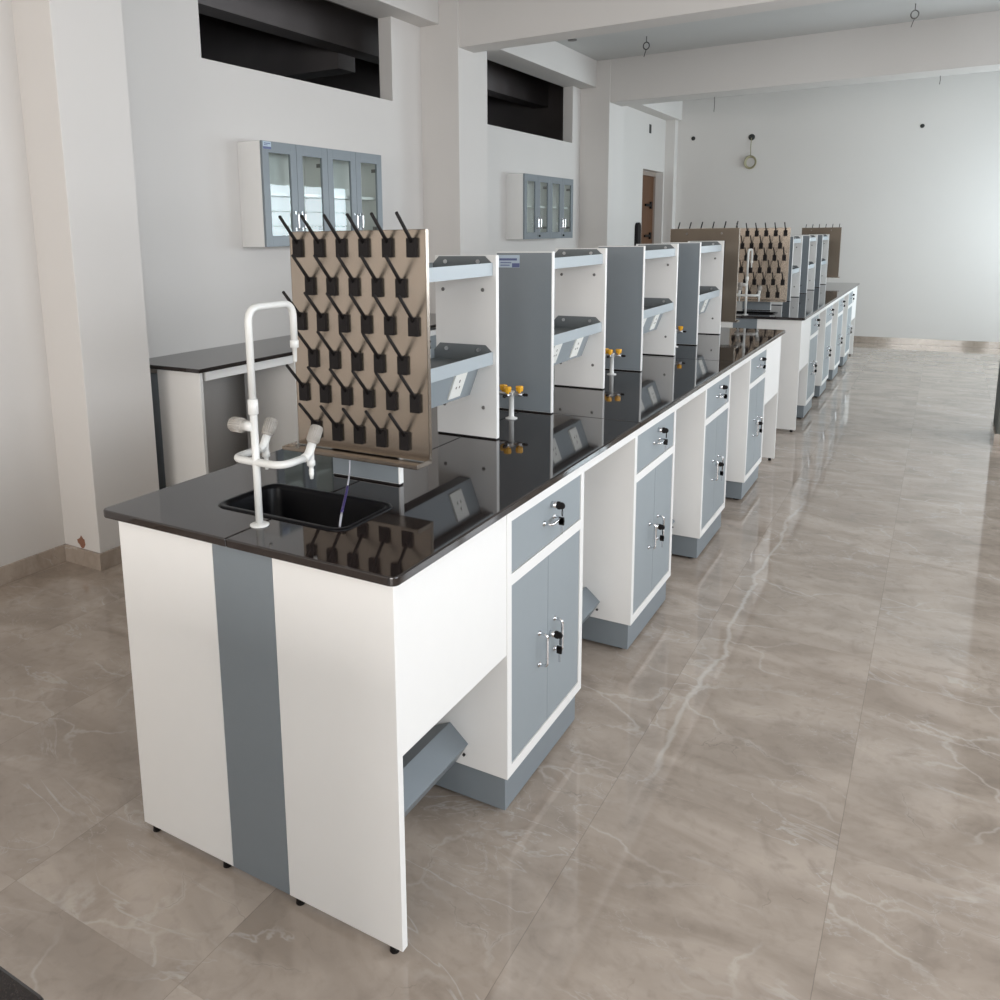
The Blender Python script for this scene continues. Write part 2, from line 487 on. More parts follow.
def d_handle(bm, p0, p1, out, r=0.0042):
    p0 = Vector(p0); p1 = Vector(p1); o_ = Vector(out)
    tube(bm, fillet([p0, p0 + o_, p1 + o_, p1], 0.010, 5), r, 10)
    d_ = o_.normalized()
    for q in (p0, p1):
        cyl(bm, q - d_ * 0.0005, q + d_ * 0.003, 0.0075, None, 12)

def lock_and_keys(parent, x, y, z):
    lk = obj('lock', cyl(bmesh.new(), (x - .004, y, z), (x + .014, y, z), 0.0095), 'chrome', parent)
    kb = bmesh.new()
    box(kb, x + .014, x + .019, y - .002, y + .002, z - .005, z + .005)
    lathe(kb, (x + .028, y - .0035, z), (0, 1, 0), [(0, .0090), (.001, .0100), (.006, .0100), (.007, .0090)], 16)
    box(kb, x + .015, x + .024, y - .003, y + .003, z - .011, z + .011)
    obj('key', kb, 'black', lk)
    k2 = bmesh.new()
    tube(k2, [(x + .030, y + .004 * math.sin(a), z - .020 + .010 * math.cos(a)) for a in [2 * PI * q / 12 for q in range(13)]], .0011, 6)
    lathe(k2, (x + .028, y - .003, z - .044), (0, 1, 0), [(0, .0085), (.006, .0085)], 16)
    box(k2, x + .0205, x + .0355, y - .003, y + .003, z - .056, z - .034)
    obj('spare_key', k2, 'black', lk)
    obj('key_blade', B(x + .025, x + .031, y - .001, y + .001, z - .083, z - .058), 'chrome', lk)
    return lk

def base_cabinet(y0, y1, label, group):
    t = thing('base_cabinet', label, 'cabinet', (-0.2, (y0 + y1) / 2, 0), group)
    s = 0.0255; ym = (y0 + y1) / 2
    bm = B((-0.40, -0.016, y0, y1, 0.118, ZB - .001),
           (-0.016, 0, y0, y0 + s, 0.118, ZB - .001), (-0.016, 0, y1 - s, y1, 0.118, ZB - .001),
           (-0.016, 0, y0 + s, y1 - s, 0.118, 0.1495), (-0.016, 0, y0 + s, y1 - s, 0.6640, 0.6952),
           (-0.016, 0, y0 + s, y1 - s, 0.8391, ZB - .001))
    obj('body', bm, 'white', t)
    g = 0.002
    dr = obj('drawer', B(-0.0155, -0.002, y0 + s + g, y1 - s - g, 0.6952 + g, 0.8391 - g), 'graypaint', t, 0.001)
    hb = bmesh.new(); d_handle(hb, (-.002, ym - .035, 0.768), (-.002, ym + .035, 0.768), (0.026, 0, 0))
    obj('handle', hb, 'chrome', dr)
    lock_and_keys(dr, 0.0, ym + .022, 0.807)
    for q, (a, b) in enumerate(((y0 + s + g, ym - .001), (ym + .001, y1 - s - g))):
        dd = obj('door', B(-0.0155, -0.002, a, b, 0.1495 + g, 0.664 - g), 'graypaint', t, 0.001)
        yh = ym - .062 if q == 0 else ym + .046
        hb = bmesh.new(); d_handle(hb, (-.002, yh, 0.357), (-.002, yh, 0.452), (0.026, 0, 0))
        obj('handle', hb, 'chrome', dd)
        if q == 1: lock_and_keys(dd, 0.0, ym + .016, 0.418)
    obj('plinth', B(-0.39, -0.0133, y0 + .012, y1 - .0165, 0.013, 0.118), 'grey', t, 0.001)
    for fy in (y0 + .05, y1 - .05):
        for fx in (-.05, -.35):
            obj('foot', cyl(bmesh.new(), (fx, fy, 0), (fx, fy, 0.014), .018, .014, 14), 'black', t)
    return t

ORD = ['first', 'second', 'third', 'last']
cab0 = base_cabinet(*CAB[0], 'grey two-door base cabinet nearest the camera, beside the sink apron of the near bench', GR_CAB)
for i in range(1, 4):
    lb = ['', 'grey two-door base cabinet on the near bench, second from the sink end',
          'grey two-door base cabinet on the near bench, third from the sink end',
          'grey two-door base cabinet on the near bench, farthest from the sink, beside the far apron'][i]
    dup(cab0, (0, CAB[i][0] - CAB[0][0], 0), lb, GR_CAB)

def bench(off, tagname, first):
    """everything a bench has apart from cabinets; off = shift along y"""
    GR = []
    # worktop in three slabs plus a joint line along the middle of the first
    wt = thing('worktop', 'long polished black granite worktop of the %s island bench' % tagname, 'worktop', (-0.417, 2.3 + off, ZB))
    def slab(x0, x1, y0, y1, rc, cut=False):
        bm = prism_z(bmesh.new(), rc, ZB, 0.9)
        o = obj('slab', bm, 'granite', wt)
        return o
    xa, xb = -W - .034, 0.0215
    def corner(x0, x1, y0, y1, rl=0, rr_=0):
        """rectangle whose near (low y) or far corners are rounded"""
        r = 0.018; out = []
        def arc(cx, cy, a0): return [(cx + r * math.cos(a0 + PI / 2 * i / 5), cy + r * math.sin(a0 + PI / 2 * i / 5)) for i in range(6)]
        out += arc(x1 - r, y1 - r, 0) if 'fr' in rl else [(x1, y1)]
        out += arc(x0 + r, y1 - r, PI / 2) if 'fl' in rl else [(x0, y1)]
        out += arc(x0 + r, y0 + r, PI) if 'nl' in rl else [(x0, y0)]
        out += arc(x1 - r, y0 + r, 1.5 * PI) if 'nr' in rl else [(x1, y0)]
        return out
    jy1, jy2 = 1.527, 3.10
    xm = -0.437
    polys = [corner(xa, xm - .0007, -0.024, jy1, ('nl',)), corner(xm + .0007, xb, -0.024, jy1, ('nr',)),
             corner(xa, xb, jy1 + .0014, jy2, ()), corner(xa, xb, jy2 + .0014, 4.668, ('fl', 'fr'))]
    cutter = obj('cutter', prism_z(bmesh.new(), rrect(-0.625, -0.235, 0.140, 0.345, 0.035), 0.8, 1.0), 'granite')
    dg = None
    for i, pl in enumerate(polys):
        bm = prism_z(bmesh.new(), [(x, y) for x, y in pl], ZB, 0.9)
        # bullnosed edge: bevel the long edges
        es = [e for e in bm.edges if abs(e.verts[0].co.z - e.verts[1].co.z) < 1e-6]
        o = obj('slab', bm, 'granite', None)
        if i < 2:
            md = o.modifiers.new('hole', 'BOOLEAN'); md.object = cutter; md.operation = 'DIFFERENCE'; md.solver = 'EXACT'
            bpy.context.view_layer.update()
            dg = bpy.context.evaluated_depsgraph_get()
            me = bpy.data.meshes.new_from_object(o.evaluated_get(dg))
            o.modifiers.clear(); o.data = me
        for v in o.data.vertices: v.co.y += off
        for v in o.data.vertices: v.co -= Vector((-0.417, 2.3 + off, ZB))
        o.parent = wt
        md = o.modifiers.new('bevel', 'BEVEL'); md.width = 0.006; md.segments = 3
        md.limit_method = 'ANGLE'; md.angle_limit = math.radians(60)
        if i < 4: md.width = 0.0035 if i in (0, 1) else 0.004
    bpy.data.objects.remove(cutter, do_unlink=True)

bench(0.0, 'near', True)
bench(DY, 'far', False)

# --- end panel: white, grey strip, white
def end_panel(y0, y1, label):
    t = thing('end_panel', label, 'panel', (-W / 2, (y0 + y1) / 2, 0))
    g = 0.0006
    obj('white_board', B(-W, -0.5069 - g, y0, y1, 0.0188, ZB - .001), 'white', t, 0.001)
    obj('grey_board', B(-0.5069 + g, -0.3235 - g, y0, y1, 0.0188, ZB - .001), 'grey', t, 0.001, label='blue-grey centre strip')
    obj('white_board', B(-0.3235 + g, 0, y0, y1, 0.0188, ZB - .001), 'white', t, 0.001)
    for fx in (-W + .035, -0.54, -0.30, -0.03):
        obj('foot', cyl(bmesh.new(), (fx, (y0 + y1) / 2 + .002, 0), (fx, (y0 + y1) / 2 + .002, 0.0195), .011, .009, 12), 'black', t)
    return t
ep = end_panel(0, 0.0196, 'white end panel with blue-grey centre strip at the sink end of the near bench')
LE = 4.6396
dup(ep, (0, LE - 0.0196, 0), 'white end panel at the far end of the near bench')
dup(ep, (0, DY, 0), 'white and grey end panel at the sink end of the far bench')
dup(ep, (0, DY + LE - .0196, 0), 'end panel at the far end of the far bench, near the back wall')

# --- apron panels closing the sink bays
ap = obj('apron_panel', B(-0.018, -0.002, 0.0200, 0.5147, 0.4793, ZB - .001), 'white', bevel=0.001)
ap.location = (0, 0, 0)
tag(ap, 'white apron panel hanging under the worktop beside the near sink', 'panel')
def apron_copy(a, y, lb, leng=None):
    c = dup(a, (0, y, 0), lb); return c
a2 = obj('apron_panel', B(-0.018, -0.002, CAB[3][1] + .0005, LE - .0200, 0.4793, ZB - .001), 'white', bevel=0.001)
tag(a2, 'white apron panel at the far end of the near bench', 'panel')
dup(ap, (0, DY, 0), 'white apron panel at the sink end of the far bench')
dup(a2, (0, DY, 0), 'white apron panel at the far end of the far bench')

# --- rails over the knee spaces
for off, nm in ((0, 'near'), (DY, 'far')):
    for i in range(3):
        r_ = obj('front_rail', B(-0.018, 0, CAB[i][1] + .0003 + off, CAB[i + 1][0] - .0003 + off, 0.8391, ZB - .001), 'white', bevel=0.0008)
        tag(r_, 'white rail under the %s worktop between the %s and %s cabinets' % (nm, ORD[i], ['second', 'third', 'last'][i]), 'rail')
    sp = obj('spine_panel', B((-0.425, -0.408, 0.0205 + off, 0.40 + off, 0.03, .66), (-0.425, -0.408, 0.40 + off, LE - .0205 + off, 0.03, ZB - .001)), 'white')
    tag(sp, 'white centre panel behind the knee spaces of the %s bench' % nm, 'panel')

# --- slanted cable ducts low in the knee spaces
def duct(y0, y1, label, group):
    bm = prism_y(bmesh.new(), [(-.176, .236), (-.119, .187), (-.158, .121), (-.235, .150), (-.235, .205)], y0, y1)
    t = thing('cable_duct', label, 'duct', (-.17, (y0 + y1) / 2, .12), group)
    obj('duct_body', bm, 'grey', t, 0.0015)
    obj('screw', cyl(bmesh.new(), (-.130, y1 - .012, .160), (-.124, y1 - .012, .156), .004), 'black', t)
    # stays that carry the duct from the centre panel
    obj('bracket', B((-.408, -.23, y0 + .03, y0 + .05, .165, .195), (-.408, -.23, y1 - .05, y1 - .03, .165, .195)), 'grey', t)
    return t
GD = 'slanted grey ducts under the benches'
spans = [(0.0200, 0.5147)] + [(CAB[i][1] + .0004, CAB[i + 1][0] - .0004) for i in range(3)]
names = ['in the sink bay under the apron', 'in the first knee space past the first cabinet', 'in the second knee space', 'in the third knee space']
for off, nm in ((0, 'near'), (DY, 'far')):
    for i, (a, b) in enumerate(spans):
        duct(a + off, b + off, 'slanted blue-grey duct %s of the %s bench' % (names[i], nm), GD)

# ------------------------------------------------------------------ reagent shelf units
PX0, PX1 = -0.537, -0.311
def shelf_unit(y0, y1, label, group, sticker=False, socks=2):
    t = thing('shelf_unit', label, 'shelf', (-0.424, (y0 + y1) / 2, 0.9), group)
    ph = 1.498; th = 0.019
    def panel(a, b, outer):
        o = obj('side_panel', B(PX0, PX1, a, b, 0.904, ph), 'white', t, 0.0015)
        if outer == 'near':
            obj('grey_facing', B(PX0 + .0015, PX1 - .004, a - .0012, a + .001, 0.906, ph - .004), 'grey', o)
        else:
            obj('grey_facing', B(PX0 + .0015, PX1 - .004, b - .001, b + .0012, 0.906, ph - .004), 'grey', o)
        obj('base_strip', B(PX0 + .003, PX1 - .003, a, b, 0.9, 0.905), 'black', o)
        for bx in (-.507, -.360):
            for bz in (1.388, 1.004):
                ca = bmesh.new()
                if outer == 'near': lathe(ca, (bx, b - .0002, bz), (0, 1, 0), [(0, .0065), (.002, .006), (.003, .003)], 12)
                else: lathe(ca, (bx, a + .0002, bz), (0, -1, 0), [(0, .0065), (.002, .006), (.003, .003)], 12)
                obj('bolt_cap', ca, 'bolt', o)
        return o
    panel(y0, y0 + th, 'near')
    panel(y1 - th, y1, 'far')
    ya, yb = y0 + th + .0004, y1 - th - .0004
    for zt in (1.190, 1.474):
        zb = zt - .040
        sh = bmesh.new()
        box(sh, -.543, -.325, ya, yb, zb + .006, zb + .009)
        lip = bmesh.new()
        prism_y(lip, [(-.325, zb), (-.323, zb), (-.323, zt), (-.3265, zt), (-.3265, zt - .002), (-.325, zt - .002)], ya, yb)
        prism_y(lip, [(-.543, zb), (-.545, zb), (-.545, zt), (-.5415, zt), (-.5415, zt - .002), (-.543, zt - .002)], ya, yb)
        for a, b in ((ya, ya + .002), (yb - .002, yb)):
            prism_y(sh, [(-.543, zb + .006), (-.325, zb + .006), (-.325, zt - .002), (-.350, zt + .021), (-.520, zt + .021), (-.543, zt - .002)], a, b)
        o = obj('shelf', sh, 'tray', t, 0.0)
        obj('shelf_lip', lip, 'lip', o)
        for bx in (-.495, -.375):
            obj('screw', cyl(bmesh.new(), (bx, yb - .006, zt + .004), (bx, yb - .0018, zt + .004), .0065), 'metal', o)
            obj('screw', cyl(bmesh.new(), (bx, ya + .0018, zt + .004), (bx, ya + .006, zt + .004), .0065), 'metal', o)
    rw = obj('socket_duct', prism_y(bmesh.new(), [(-.368, 1.155), (-.410, 1.042), (-.456, 1.042), (-.498, 1.155)], ya, yb), 'graypaint', t, 0.001)
    # sockets on both slanted faces
    nx = Vector((0.113, 0, -0.042)).normalized(); tz = Vector((0.042, 0, 0.113)).normalized()
    for side in (1, -1):
        for yc in (y1 - .140, y1 - .365)[:socks]:
            pl = bmesh.new(); hl = bmesh.new()
            c = Vector((-.389, yc, 1.0985)) if side == 1 else Vector((-.477, yc, 1.0985))
            n_ = Vector((nx.x * side, 0, nx.z)); t_ = Vector((tz.x * side, 0, tz.z))
            def pb(bm, cu, cv, du, dv, d0, d1):
                vs = []
                for dd in (d0, d1):
                    for su, sv in ((-1, -1), (1, -1), (1, 1), (-1, 1)):
                        q = c + Vector((0, cu + su * du, 0)) + t_ * (cv + sv * dv) + n_ * dd
                        vs.append(bm.verts.new(q))
                for f in ((0, 1, 2, 3), (7, 6, 5, 4), (0, 4, 5, 1), (1, 5, 6, 2), (2, 6, 7, 3), (3, 7, 4, 0)):
                    bm.faces.new([vs[i] for i in f])
            pb(pl, 0, 0, .037, .046, -.001, .006)
            sk_ = obj('socket', pl, 'socket', t, 0.0015)
            for cu, cv, du, dv in ((0, .014, .0025, .005), (-.010, -.008, .0022, .004), (.010, -.008, .0022, .004)):
                pb(hl, cu, cv, du, dv, .0055, .0066)
            obj('pin_hole', hl, 'socket_mark', sk_)
    if sticker:
        s_ = obj('sticker', B(-.530, -.442, y0 - .0022, y0 - .0012, 1.440, 1.486), 'sticker', t)
        ib = bmesh.new()
        box(ib, -.524, -.452, y0 - .0030, y0 - .0021, 1.466, 1.474)
        box(ib, -.520, -.475, y0 - .0030, y0 - .0021, 1.456, 1.4595)
        box(ib, -.520, -.482, y0 - .0030, y0 - .0021, 1.447, 1.4505)
        box(ib, -.472, -.442, y0 - .0030, y0 - .0021, 1.441, 1.456)
        obj('print', ib, 'sticker_blue', s_)
    return t

GS = 'white and grey reagent shelf units on the benches'
UN = [(0.495, 1.086), (1.513, 2.084), (2.586, 3.180), (3.640, 4.245)]
su = [shelf_unit(*UN[0], 'two-tier shelf unit nearest the camera, behind the first drying rack', GS, socks=1),
      shelf_unit(*UN[1], 'shelf unit whose grey side panel carries a blue sticker', GS, True),
      shelf_unit(*UN[2], 'third shelf unit from the camera on the near bench', GS),
      shelf_unit(*UN[3], 'last shelf unit on the near bench, against the back of a drying rack', GS)]
for i, lb in enumerate(['first shelf unit of the far bench, behind the rack of pegs', 'second shelf unit of the far bench',
                        'third shelf unit of the far bench', 'last shelf unit of the far bench, before the rack by the back wall']):
    if i == 1: shelf_unit(UN[1][0] + DY, UN[1][1] + DY, lb, GS)
    else: dup(su[i], (0, DY, 0), lb, GS)

# ------------------------------------------------------------------ gas taps
def gas_tap(x, y, label, group):
    t = thing('gas_tap', label, 'tap', (x, y, 0.9), group)
    c = bmesh.new()
    lathe(c, (x, y, 0.9), (0, 0, 1), [(0, .022), (.003, .022), (.006, .012), (.010, .0095), (.082, .0095), (.085, .013), (.100, .013), (.103, .010)], 20)
    obj('column', c, 'tap', t)
    z = 0.992
    for dx, dy in ((1, 0), (-1, 0), (0, -1)):
        v = Vector((dx, dy, 0)); p = Vector((x, y, z))
        a = bmesh.new(); cyl(a, p + v * .006, p + v * .046, .0075, .0075, 12)
        ar = obj('valve', a, 'metal', t)
        n = bmesh.new(); lathe(n, p + v * .046, v, [(0, .005), (.006, .005), (.007, .0062), (.012, .0045), (.013, .0060), (.018, .0042), (.020, .003)], 12)
        obj('nozzle', n, 'black', ar)
        kb = bmesh.new()
        lathe(kb, p + v * .032 + Vector((0, 0, .005)), (0, 0, 1), [(0, .006), (.005, .006), (.007, .0125), (.022, .0145), (.026, .013), (.027, .004)], 10)
        for f in kb.faces: f.smooth = False
        obj('knob', kb, 'amber', ar)
    return t
GG = 'gas taps with amber knobs'
gt = gas_tap(-0.412, 1.382, 'amber-knobbed gas tap nearest the camera, before the stickered grey panel', GG)
for q, lb in ((1, 'amber-knobbed gas tap between the second and third shelf units of the near bench'),
              (2, 'amber-knobbed gas tap between the third and last shelf units of the near bench')):
    dup(gt, (0, 1.076 * q, 0), lb, GG)
for q, lb in ((0, 'first gas tap of the far bench'), (1, 'second gas tap of the far bench'), (2, 'last gas tap of the far bench')):
    dup(gt, (0, DY + 1.076 * q, 0), lb, GG)

# ------------------------------------------------------------------ sink
def make_sink(label):
    t = thing('sink', label, 'sink', (-0.43, 0.2425, 0.9))
    bm = bmesh.new()
    rings = [rrect(-.637, -.223, .128, .357, .040), rrect(-.634, -.226, .131, .354, .038), rrect(-.622, -.238, .143, .342, .032),
             rrect(-.618, -.242, .147, .338, .030), rrect(-.600, -.260, .165, .320, .040), rrect(-.52, -.34, .21, .27, .03)]
    zz = [0.9005, 0.9035, 0.9035, 0.893, 0.70, 0.695]
    prev = None
    for rg, z in zip(rings, zz):
        cur = [bm.verts.new((x, y, z)) for x, y in rg]
        if prev:
            n = len(cur)
            for i in range(n):
                f = bm.faces.new((prev[i], prev[(i + 1) % n], cur[(i + 1) % n], cur[i])); f.smooth = True
        prev = cur
    bm.faces.new(prev)
    o = obj('basin', bm, 'sink', t)
    md = o.modifiers.new('solid', 'SOLIDIFY'); md.thickness = 0.003; md.offset = -1
    obj('drain', lathe(bmesh.new(), (-.43, .24, .699), (0, 0, 1), [(0, .03), (.002, .03), (.003, .024)], 20), 'metal', t)
    return t
sk1 = make_sink('black drop-in sink in the near worktop, under the white three-way tap')
dup(sk1, (0, DY, 0), 'black sink in the far bench worktop')

# ------------------------------------------------------------------ three-way water tap
def knob_shape(bm, base, axis, r=.0175, ln=.040):
    lathe(bm, base, axis, [(0, r * .55), (.003, r * .8), (.006, r), (ln - .006, r * 1.04), (ln - .002, r * .96), (ln, r * .7)], 18)
    axis = Vector(axis).normalized()
    up = Vector((0, 0, 1)) if abs(axis.z) < 0.9 else Vector((1, 0, 0))
    n1 = axis.cross(up).normalized(); n2 = axis.cross(n1)
    for i in range(18):
        a = 2 * PI * i / 18
        c = Vector(base) + (n1 * math.cos(a) + n2 * math.sin(a)) * (r * 1.02)
        cyl(bm, c + axis * .008, c + axis * (ln - .006), .0016, .0016, 6)

def water_tap(label):
    X, Y = -.430, .080
    t = thing('water_tap', label, 'tap', (X, Y, 0.9))
    b = bmesh.new()
    lathe(b, (X, Y, .9), (0, 0, 1), [(0, .0225), (.003, .0225), (.005, .018), (.007, .0098)], 24)
    tube(b, [(X, Y, .903), (X, Y, 1.185)], .0088, 18)
    lathe(b, (X, Y, 1.165), (0, 0, 1), [(0, .0088), (.002, .0120), (.035, .0120), (.037, .0088)], 20)
    obj('riser', b, 'tap', t)
    s = bmesh.new()
    tube(s, fillet([(X, Y, 1.195), (X, Y, 1.409), (X, .232, 1.409), (X, .232, 1.312)], .035, 8), .0086, 16)
    lathe(s, (X, .232, 1.320), (0, 0, -1), [(0, .0086), (.002, .0105), (.018, .0105), (.020, .0058), (.050, .0048), (.054, .004)], 16)
    obj('gooseneck', s, 'tap', t)
    yk = bmesh.new()
    zz = 1.053
    tube(yk, fillet([(-.505, .178, zz), (-.505, Y, zz), (-.352, Y, zz), (-.352, .165, zz)], .035, 8), .0090, 16)
    obj('yoke', yk, 'tap', t)
    for x, y in ((-.352, .160), (-.505, .172)):
        v = bmesh.new()
        ax = Vector((0.0, .50, .86)).normalized()
        tube(v, fillet([(x, y - .004, zz), (x, y + .014, zz + .004), Vector((x, y + .014, zz + .004)) + ax * .03], .012, 5), .0105, 16)
        bs = Vector((x, y + .016, zz + .008))
        lathe(v, (x, y + .022, zz + .020), (0, 0, -1), [(0, .008), (.030, .008), (.032, .0098), (.043, .0098), (.045, .006), (.052, .005), (.054, .0066), (.060, .005), (.062, .0066), (.068, .005), (.076, .0042)], 16)
        va = obj('valve', v, 'tap', t)
        kk = bmesh.new(); knob_shape(kk, bs + ax * .022, ax, .0142, .047)
        obj('knob', kk, 'knob', va)
    v = bmesh.new(); cyl(v, (X, Y, 1.137), (X - .026, Y - .003, 1.137), .0125, .0125, 16)
    va = obj('valve', v, 'tap', t)
    kk = bmesh.new(); knob_shape(kk, (X - .024, Y - .003, 1.137), (-1, -.1, .03), .0160, .042)
    obj('knob', kk, 'knob', va)
    return t
wtp = water_tap('white gooseneck laboratory tap with three grey knobs standing before the near sink')
dup(wtp, (0, DY, 0), 'white gooseneck tap at the sink of the far bench')

# ------------------------------------------------------------------ drying racks
def drying_rack(label, group):
    Y = 0.474
    x0, x1, z0, z1 = -0.640, -0.203, 0.985, 1.578
    t = thing('drying_rack', label, 'rack', ((x0 + x1) / 2, Y, 0.975), group)
    b = B((x0, x1, Y, Y + .002, z0, z1), (x0, x0 + .0015, Y, Y + .014, z0, z1), (x1 - .0015, x1, Y, Y + .014, z0, z1),
          (x0, x1, Y, Y + .014, z1 - .0015, z1))
    obj('board', b, 'steel', t)
    obj('rear_sheet', B(x0 + .002, x1 - .002, Y + .0125, Y + .0138, z0 + .001, z1 - .002), 'steel_back', t)  # added sheet, a darker steel than the board
    tr = B((x0 - .010, x1, Y - .060, Y + .014, z0 - .006, z0 - .004), (x0 - .010, x1, Y - .060, Y - .0585, z0 - .006, z0 + .004),
           (x0 - .010, x0 - .0085, Y - .060, Y + .002, z0 - .006, z0 + .004), (x1 - .0015, x1, Y - .060, Y + .014, z0 - .006, z0 + .006))
    obj('drip_tray', tr, 'steel', t)
    rows = [1.535, 1.434, 1.337, 1.236, 1.139, 1.036]
    pitch = .0738
    for r, z in enumerate(rows):
        n = 6 if r % 2 == 0 else 5
        xs = [-.609 + pitch * q for q in range(n)] if n == 6 else [-.571 + pitch * q for q in range(5)]
        for x in xs:
            pg = bmesh.new()
            box(pg, x - .0145, x + .0145, Y - .009, Y - .0002, z - .026, z + .022)
            tube(pg, [(x, Y - .004, z + .012), (x, Y - .016, z + .024), (x, Y - .071, z + .083)], [.0058, .0048, .0040], 8)
            obj('peg', pg, 'black', t)
    fx = bmesh.new()
    for x in (-.53, -.31):
        cyl(fx, (x, Y + .0138, 1.545), (x, Y + .018, 1.545), .007, .006, 10)
    obj('fixing_bolt', fx, 'bolt', t)
    return t
GRK = 'stainless steel drying racks with black pegs'
rk = drying_rack('steel drying rack with black pegs facing the camera, beside the white tap in front', GRK)
# fourth places: back of the near bench (turned round), sink end and back of the far bench
dup(rk, (-.022, 4.262 + .016 - 0.474, 0), 'steel drying rack on the near bench with its plain back turned to the camera', GRK, PI)
dup(rk, (.015, DY, 0), 'steel drying rack with pegs facing the camera at the sink end of the far bench', GRK)
dup(rk, (.018, 4.262 + .016 - 0.474 + DY, 0), 'steel drying rack farthest away, at the far end of the far bench', GRK, PI)
# drain hose from the tray into the sink
def hose(off, lb):
    P = [Vector((-.419, .420 + off, .979)), Vector((-.420, .418 + off, .940)), Vector((-.36, .325 + off, .925)),
         Vector((-.285, .205 + off, .915)), Vector((-.257, .158 + off, .892)), Vector((-.262, .17 + off, .80))]
    t = thing('drain_hose', lb, 'hose', P[-1])
    pts = fillet(P, .03, 5)
    k_ = len(pts)
    obj('clear_end', tube(bmesh.new(), pts[:k_ * 3 // 10 + 1], .0022, 8), 'hose', t)
    obj('violet_length', tube(bmesh.new(), pts[k_ * 3 // 10:k_ * 6 // 10 + 1], .0034, 8), 'hose_blue', t)
    obj('clear_end', tube(bmesh.new(), pts[k_ * 6 // 10:], .0028, 8), 'hose', t)
    return t
# ------------------------------------------------------------------ wall cabinets
def wall_cabinet(y0, label, sticker=False):
    y1 = y0 + 1.237; z0, z1 = 1.508, 2.131; xb, xf = XL + .0005, -2.636
    t = thing('wall_cabinet', label, 'cabinet', (XL + .09, (y0 + y1) / 2, z0))
    th = .016
    bm = B((xb, xb + .008, y0, y1, z0, z1), (xb + .008, xf, y0, y0 + th, z0, z1), (xb + .008, xf, y1 - th, y1, z0, z1),
           (xb + .008, xf, y0 + th, y1 - th, z0, z0 + th), (xb + .008, xf, y0 + th, y1 - th, z1 - th, z1),
           (xb + .008, xf, (y0 + y1) / 2 - .008, (y0 + y1) / 2 + .008, z0 + th, z1 - th))
    obj('body', bm, 'white', t)
    obj('shelf', B((xb + .008, xf - .02, y0 + th, (y0 + y1) / 2 - .008, 1.818, 1.836), (xb + .008, xf - .02, (y0 + y1) / 2 + .008, y1 - th, 1.818, 1.836)), 'white', t)
    dw = (y1 - y0) / 4; f = .056
    for q in range(4):
        a = y0 + dw * q + .0015; b = y0 + dw * (q + 1) - .0015
        x_0, x_1 = xf + .0005, -2.618
        d_ = obj('door', B((x_0, x_1, a, a + f, z0, z1), (x_0, x_1, b - f, b, z0, z1), (x_0, x_1, a + f, b - f, z0, z0 + f + .01), (x_0, x_1, a + f, b - f, z1 - f - .01, z1)), 'grey', t, 0.001)
        obj('glass_pane', B(x_0 + .006, x_0 + .010, a + f - .002, b - f + .002, z0 + f, z1 - f), 'glass', d_)
        yh = b - .030 if q % 2 == 0 else a + .030
        hb = bmesh.new(); d_handle(hb, (x_1, yh, z0 + .105), (x_1, yh, z0 + .205), (.026, 0, 0), .0045)
        obj('handle', hb, 'chrome', d_)
        if q % 2 == 1:
            obj('lock', cyl(bmesh.new(), (x_1, a + .035, z0 + .03), (x_1 + .012, a + .035, z0 + .03), .010), 'black', d_)
    hg = bmesh.new()
    for q in (0, 1, 2, 3):
        yy = y0 + dw * q + (th + .006 if q % 2 == 0 else dw - th - .012)
        for zz in (z0 + .11, z1 - .11):
            box(hg, xf - .05, xf, yy - .006 , yy + .006, zz - .012, zz + .012)
    obj('hinge', hg, 'bolt', t)
    if sticker:
        s_ = obj('sticker', B(-2.618, -2.617, y0 + .010, y0 + .080, 2.084, 2.128), 'sticker', t)
        ib = bmesh.new()
        box(ib, -2.6171, -2.6163, y0 + .018, y0 + .072, 2.114, 2.119)
        box(ib, -2.6171, -2.6163, y0 + .018, y0 + .050, 2.105, 2.109)
        box(ib, -2.6171, -2.6163, y0 + .010, y0 + .080, 2.084, 2.098)
        obj('print', ib, 'sticker_blue', s_)
    return t
wall_cabinet(2.545, 'four-door glazed wall cabinet with a blue sticker, on the left wall above the side bench', True)
wall_cabinet(6.182, 'four-door glazed wall cabinet without a sticker, farther down the left wall under the second opening')

# ------------------------------------------------------------------ side bench in the left wall recess
sw = obj('worktop', prism_z(bmesh.new(), [(XL + .001, 1.605), (-2.250, 1.605), (-2.250, 4.62), (XL + .001, 4.62)], .900, .921), 'granite', bevel=0.003)
tag(sw, 'black granite worktop of the side bench against the left wall', 'worktop')
t = thing('end_panel', 'white end panel of the side bench beside the pillar', 'panel', (-2.53, 1.64, 0))
obj('white_board', B(-2.588, -2.277, 1.63, 1.65, .0188, .899), 'white', t, .001)
obj('grey_board', B(-2.72, -2.5895, 1.63, 1.65, .0188, .870), 'grey', t, .001, label='blue-grey strip of the panel')
obj('white_board', B(XL + .002, -2.7215, 1.63, 1.65, .0188, .899), 'white', t, .001)
for fx in (-2.75, -2.32):
    obj('foot', cyl(bmesh.new(), (fx, 1.64, 0), (fx, 1.64, .0195), .012), 'black', t)
r_ = obj('front_rail', B(-2.295, -2.277, 1.672, 2.3445, .850, .899), 'white', bevel=.001)
tag(r_, 'white rail under the side bench worktop', 'rail')
sb = dup(cab0, (-2.270, 2.345 - CAB[0][0], 0), 'base cabinet of the side bench, behind the first drying rack')
sb2 = dup(cab0, (-2.270, 3.50 - CAB[0][0], 0), 'base cabinet of the side bench, farther along the left wall')
for q in (sb, sb2):
    q['group'] = 'base cabinets of the side bench'

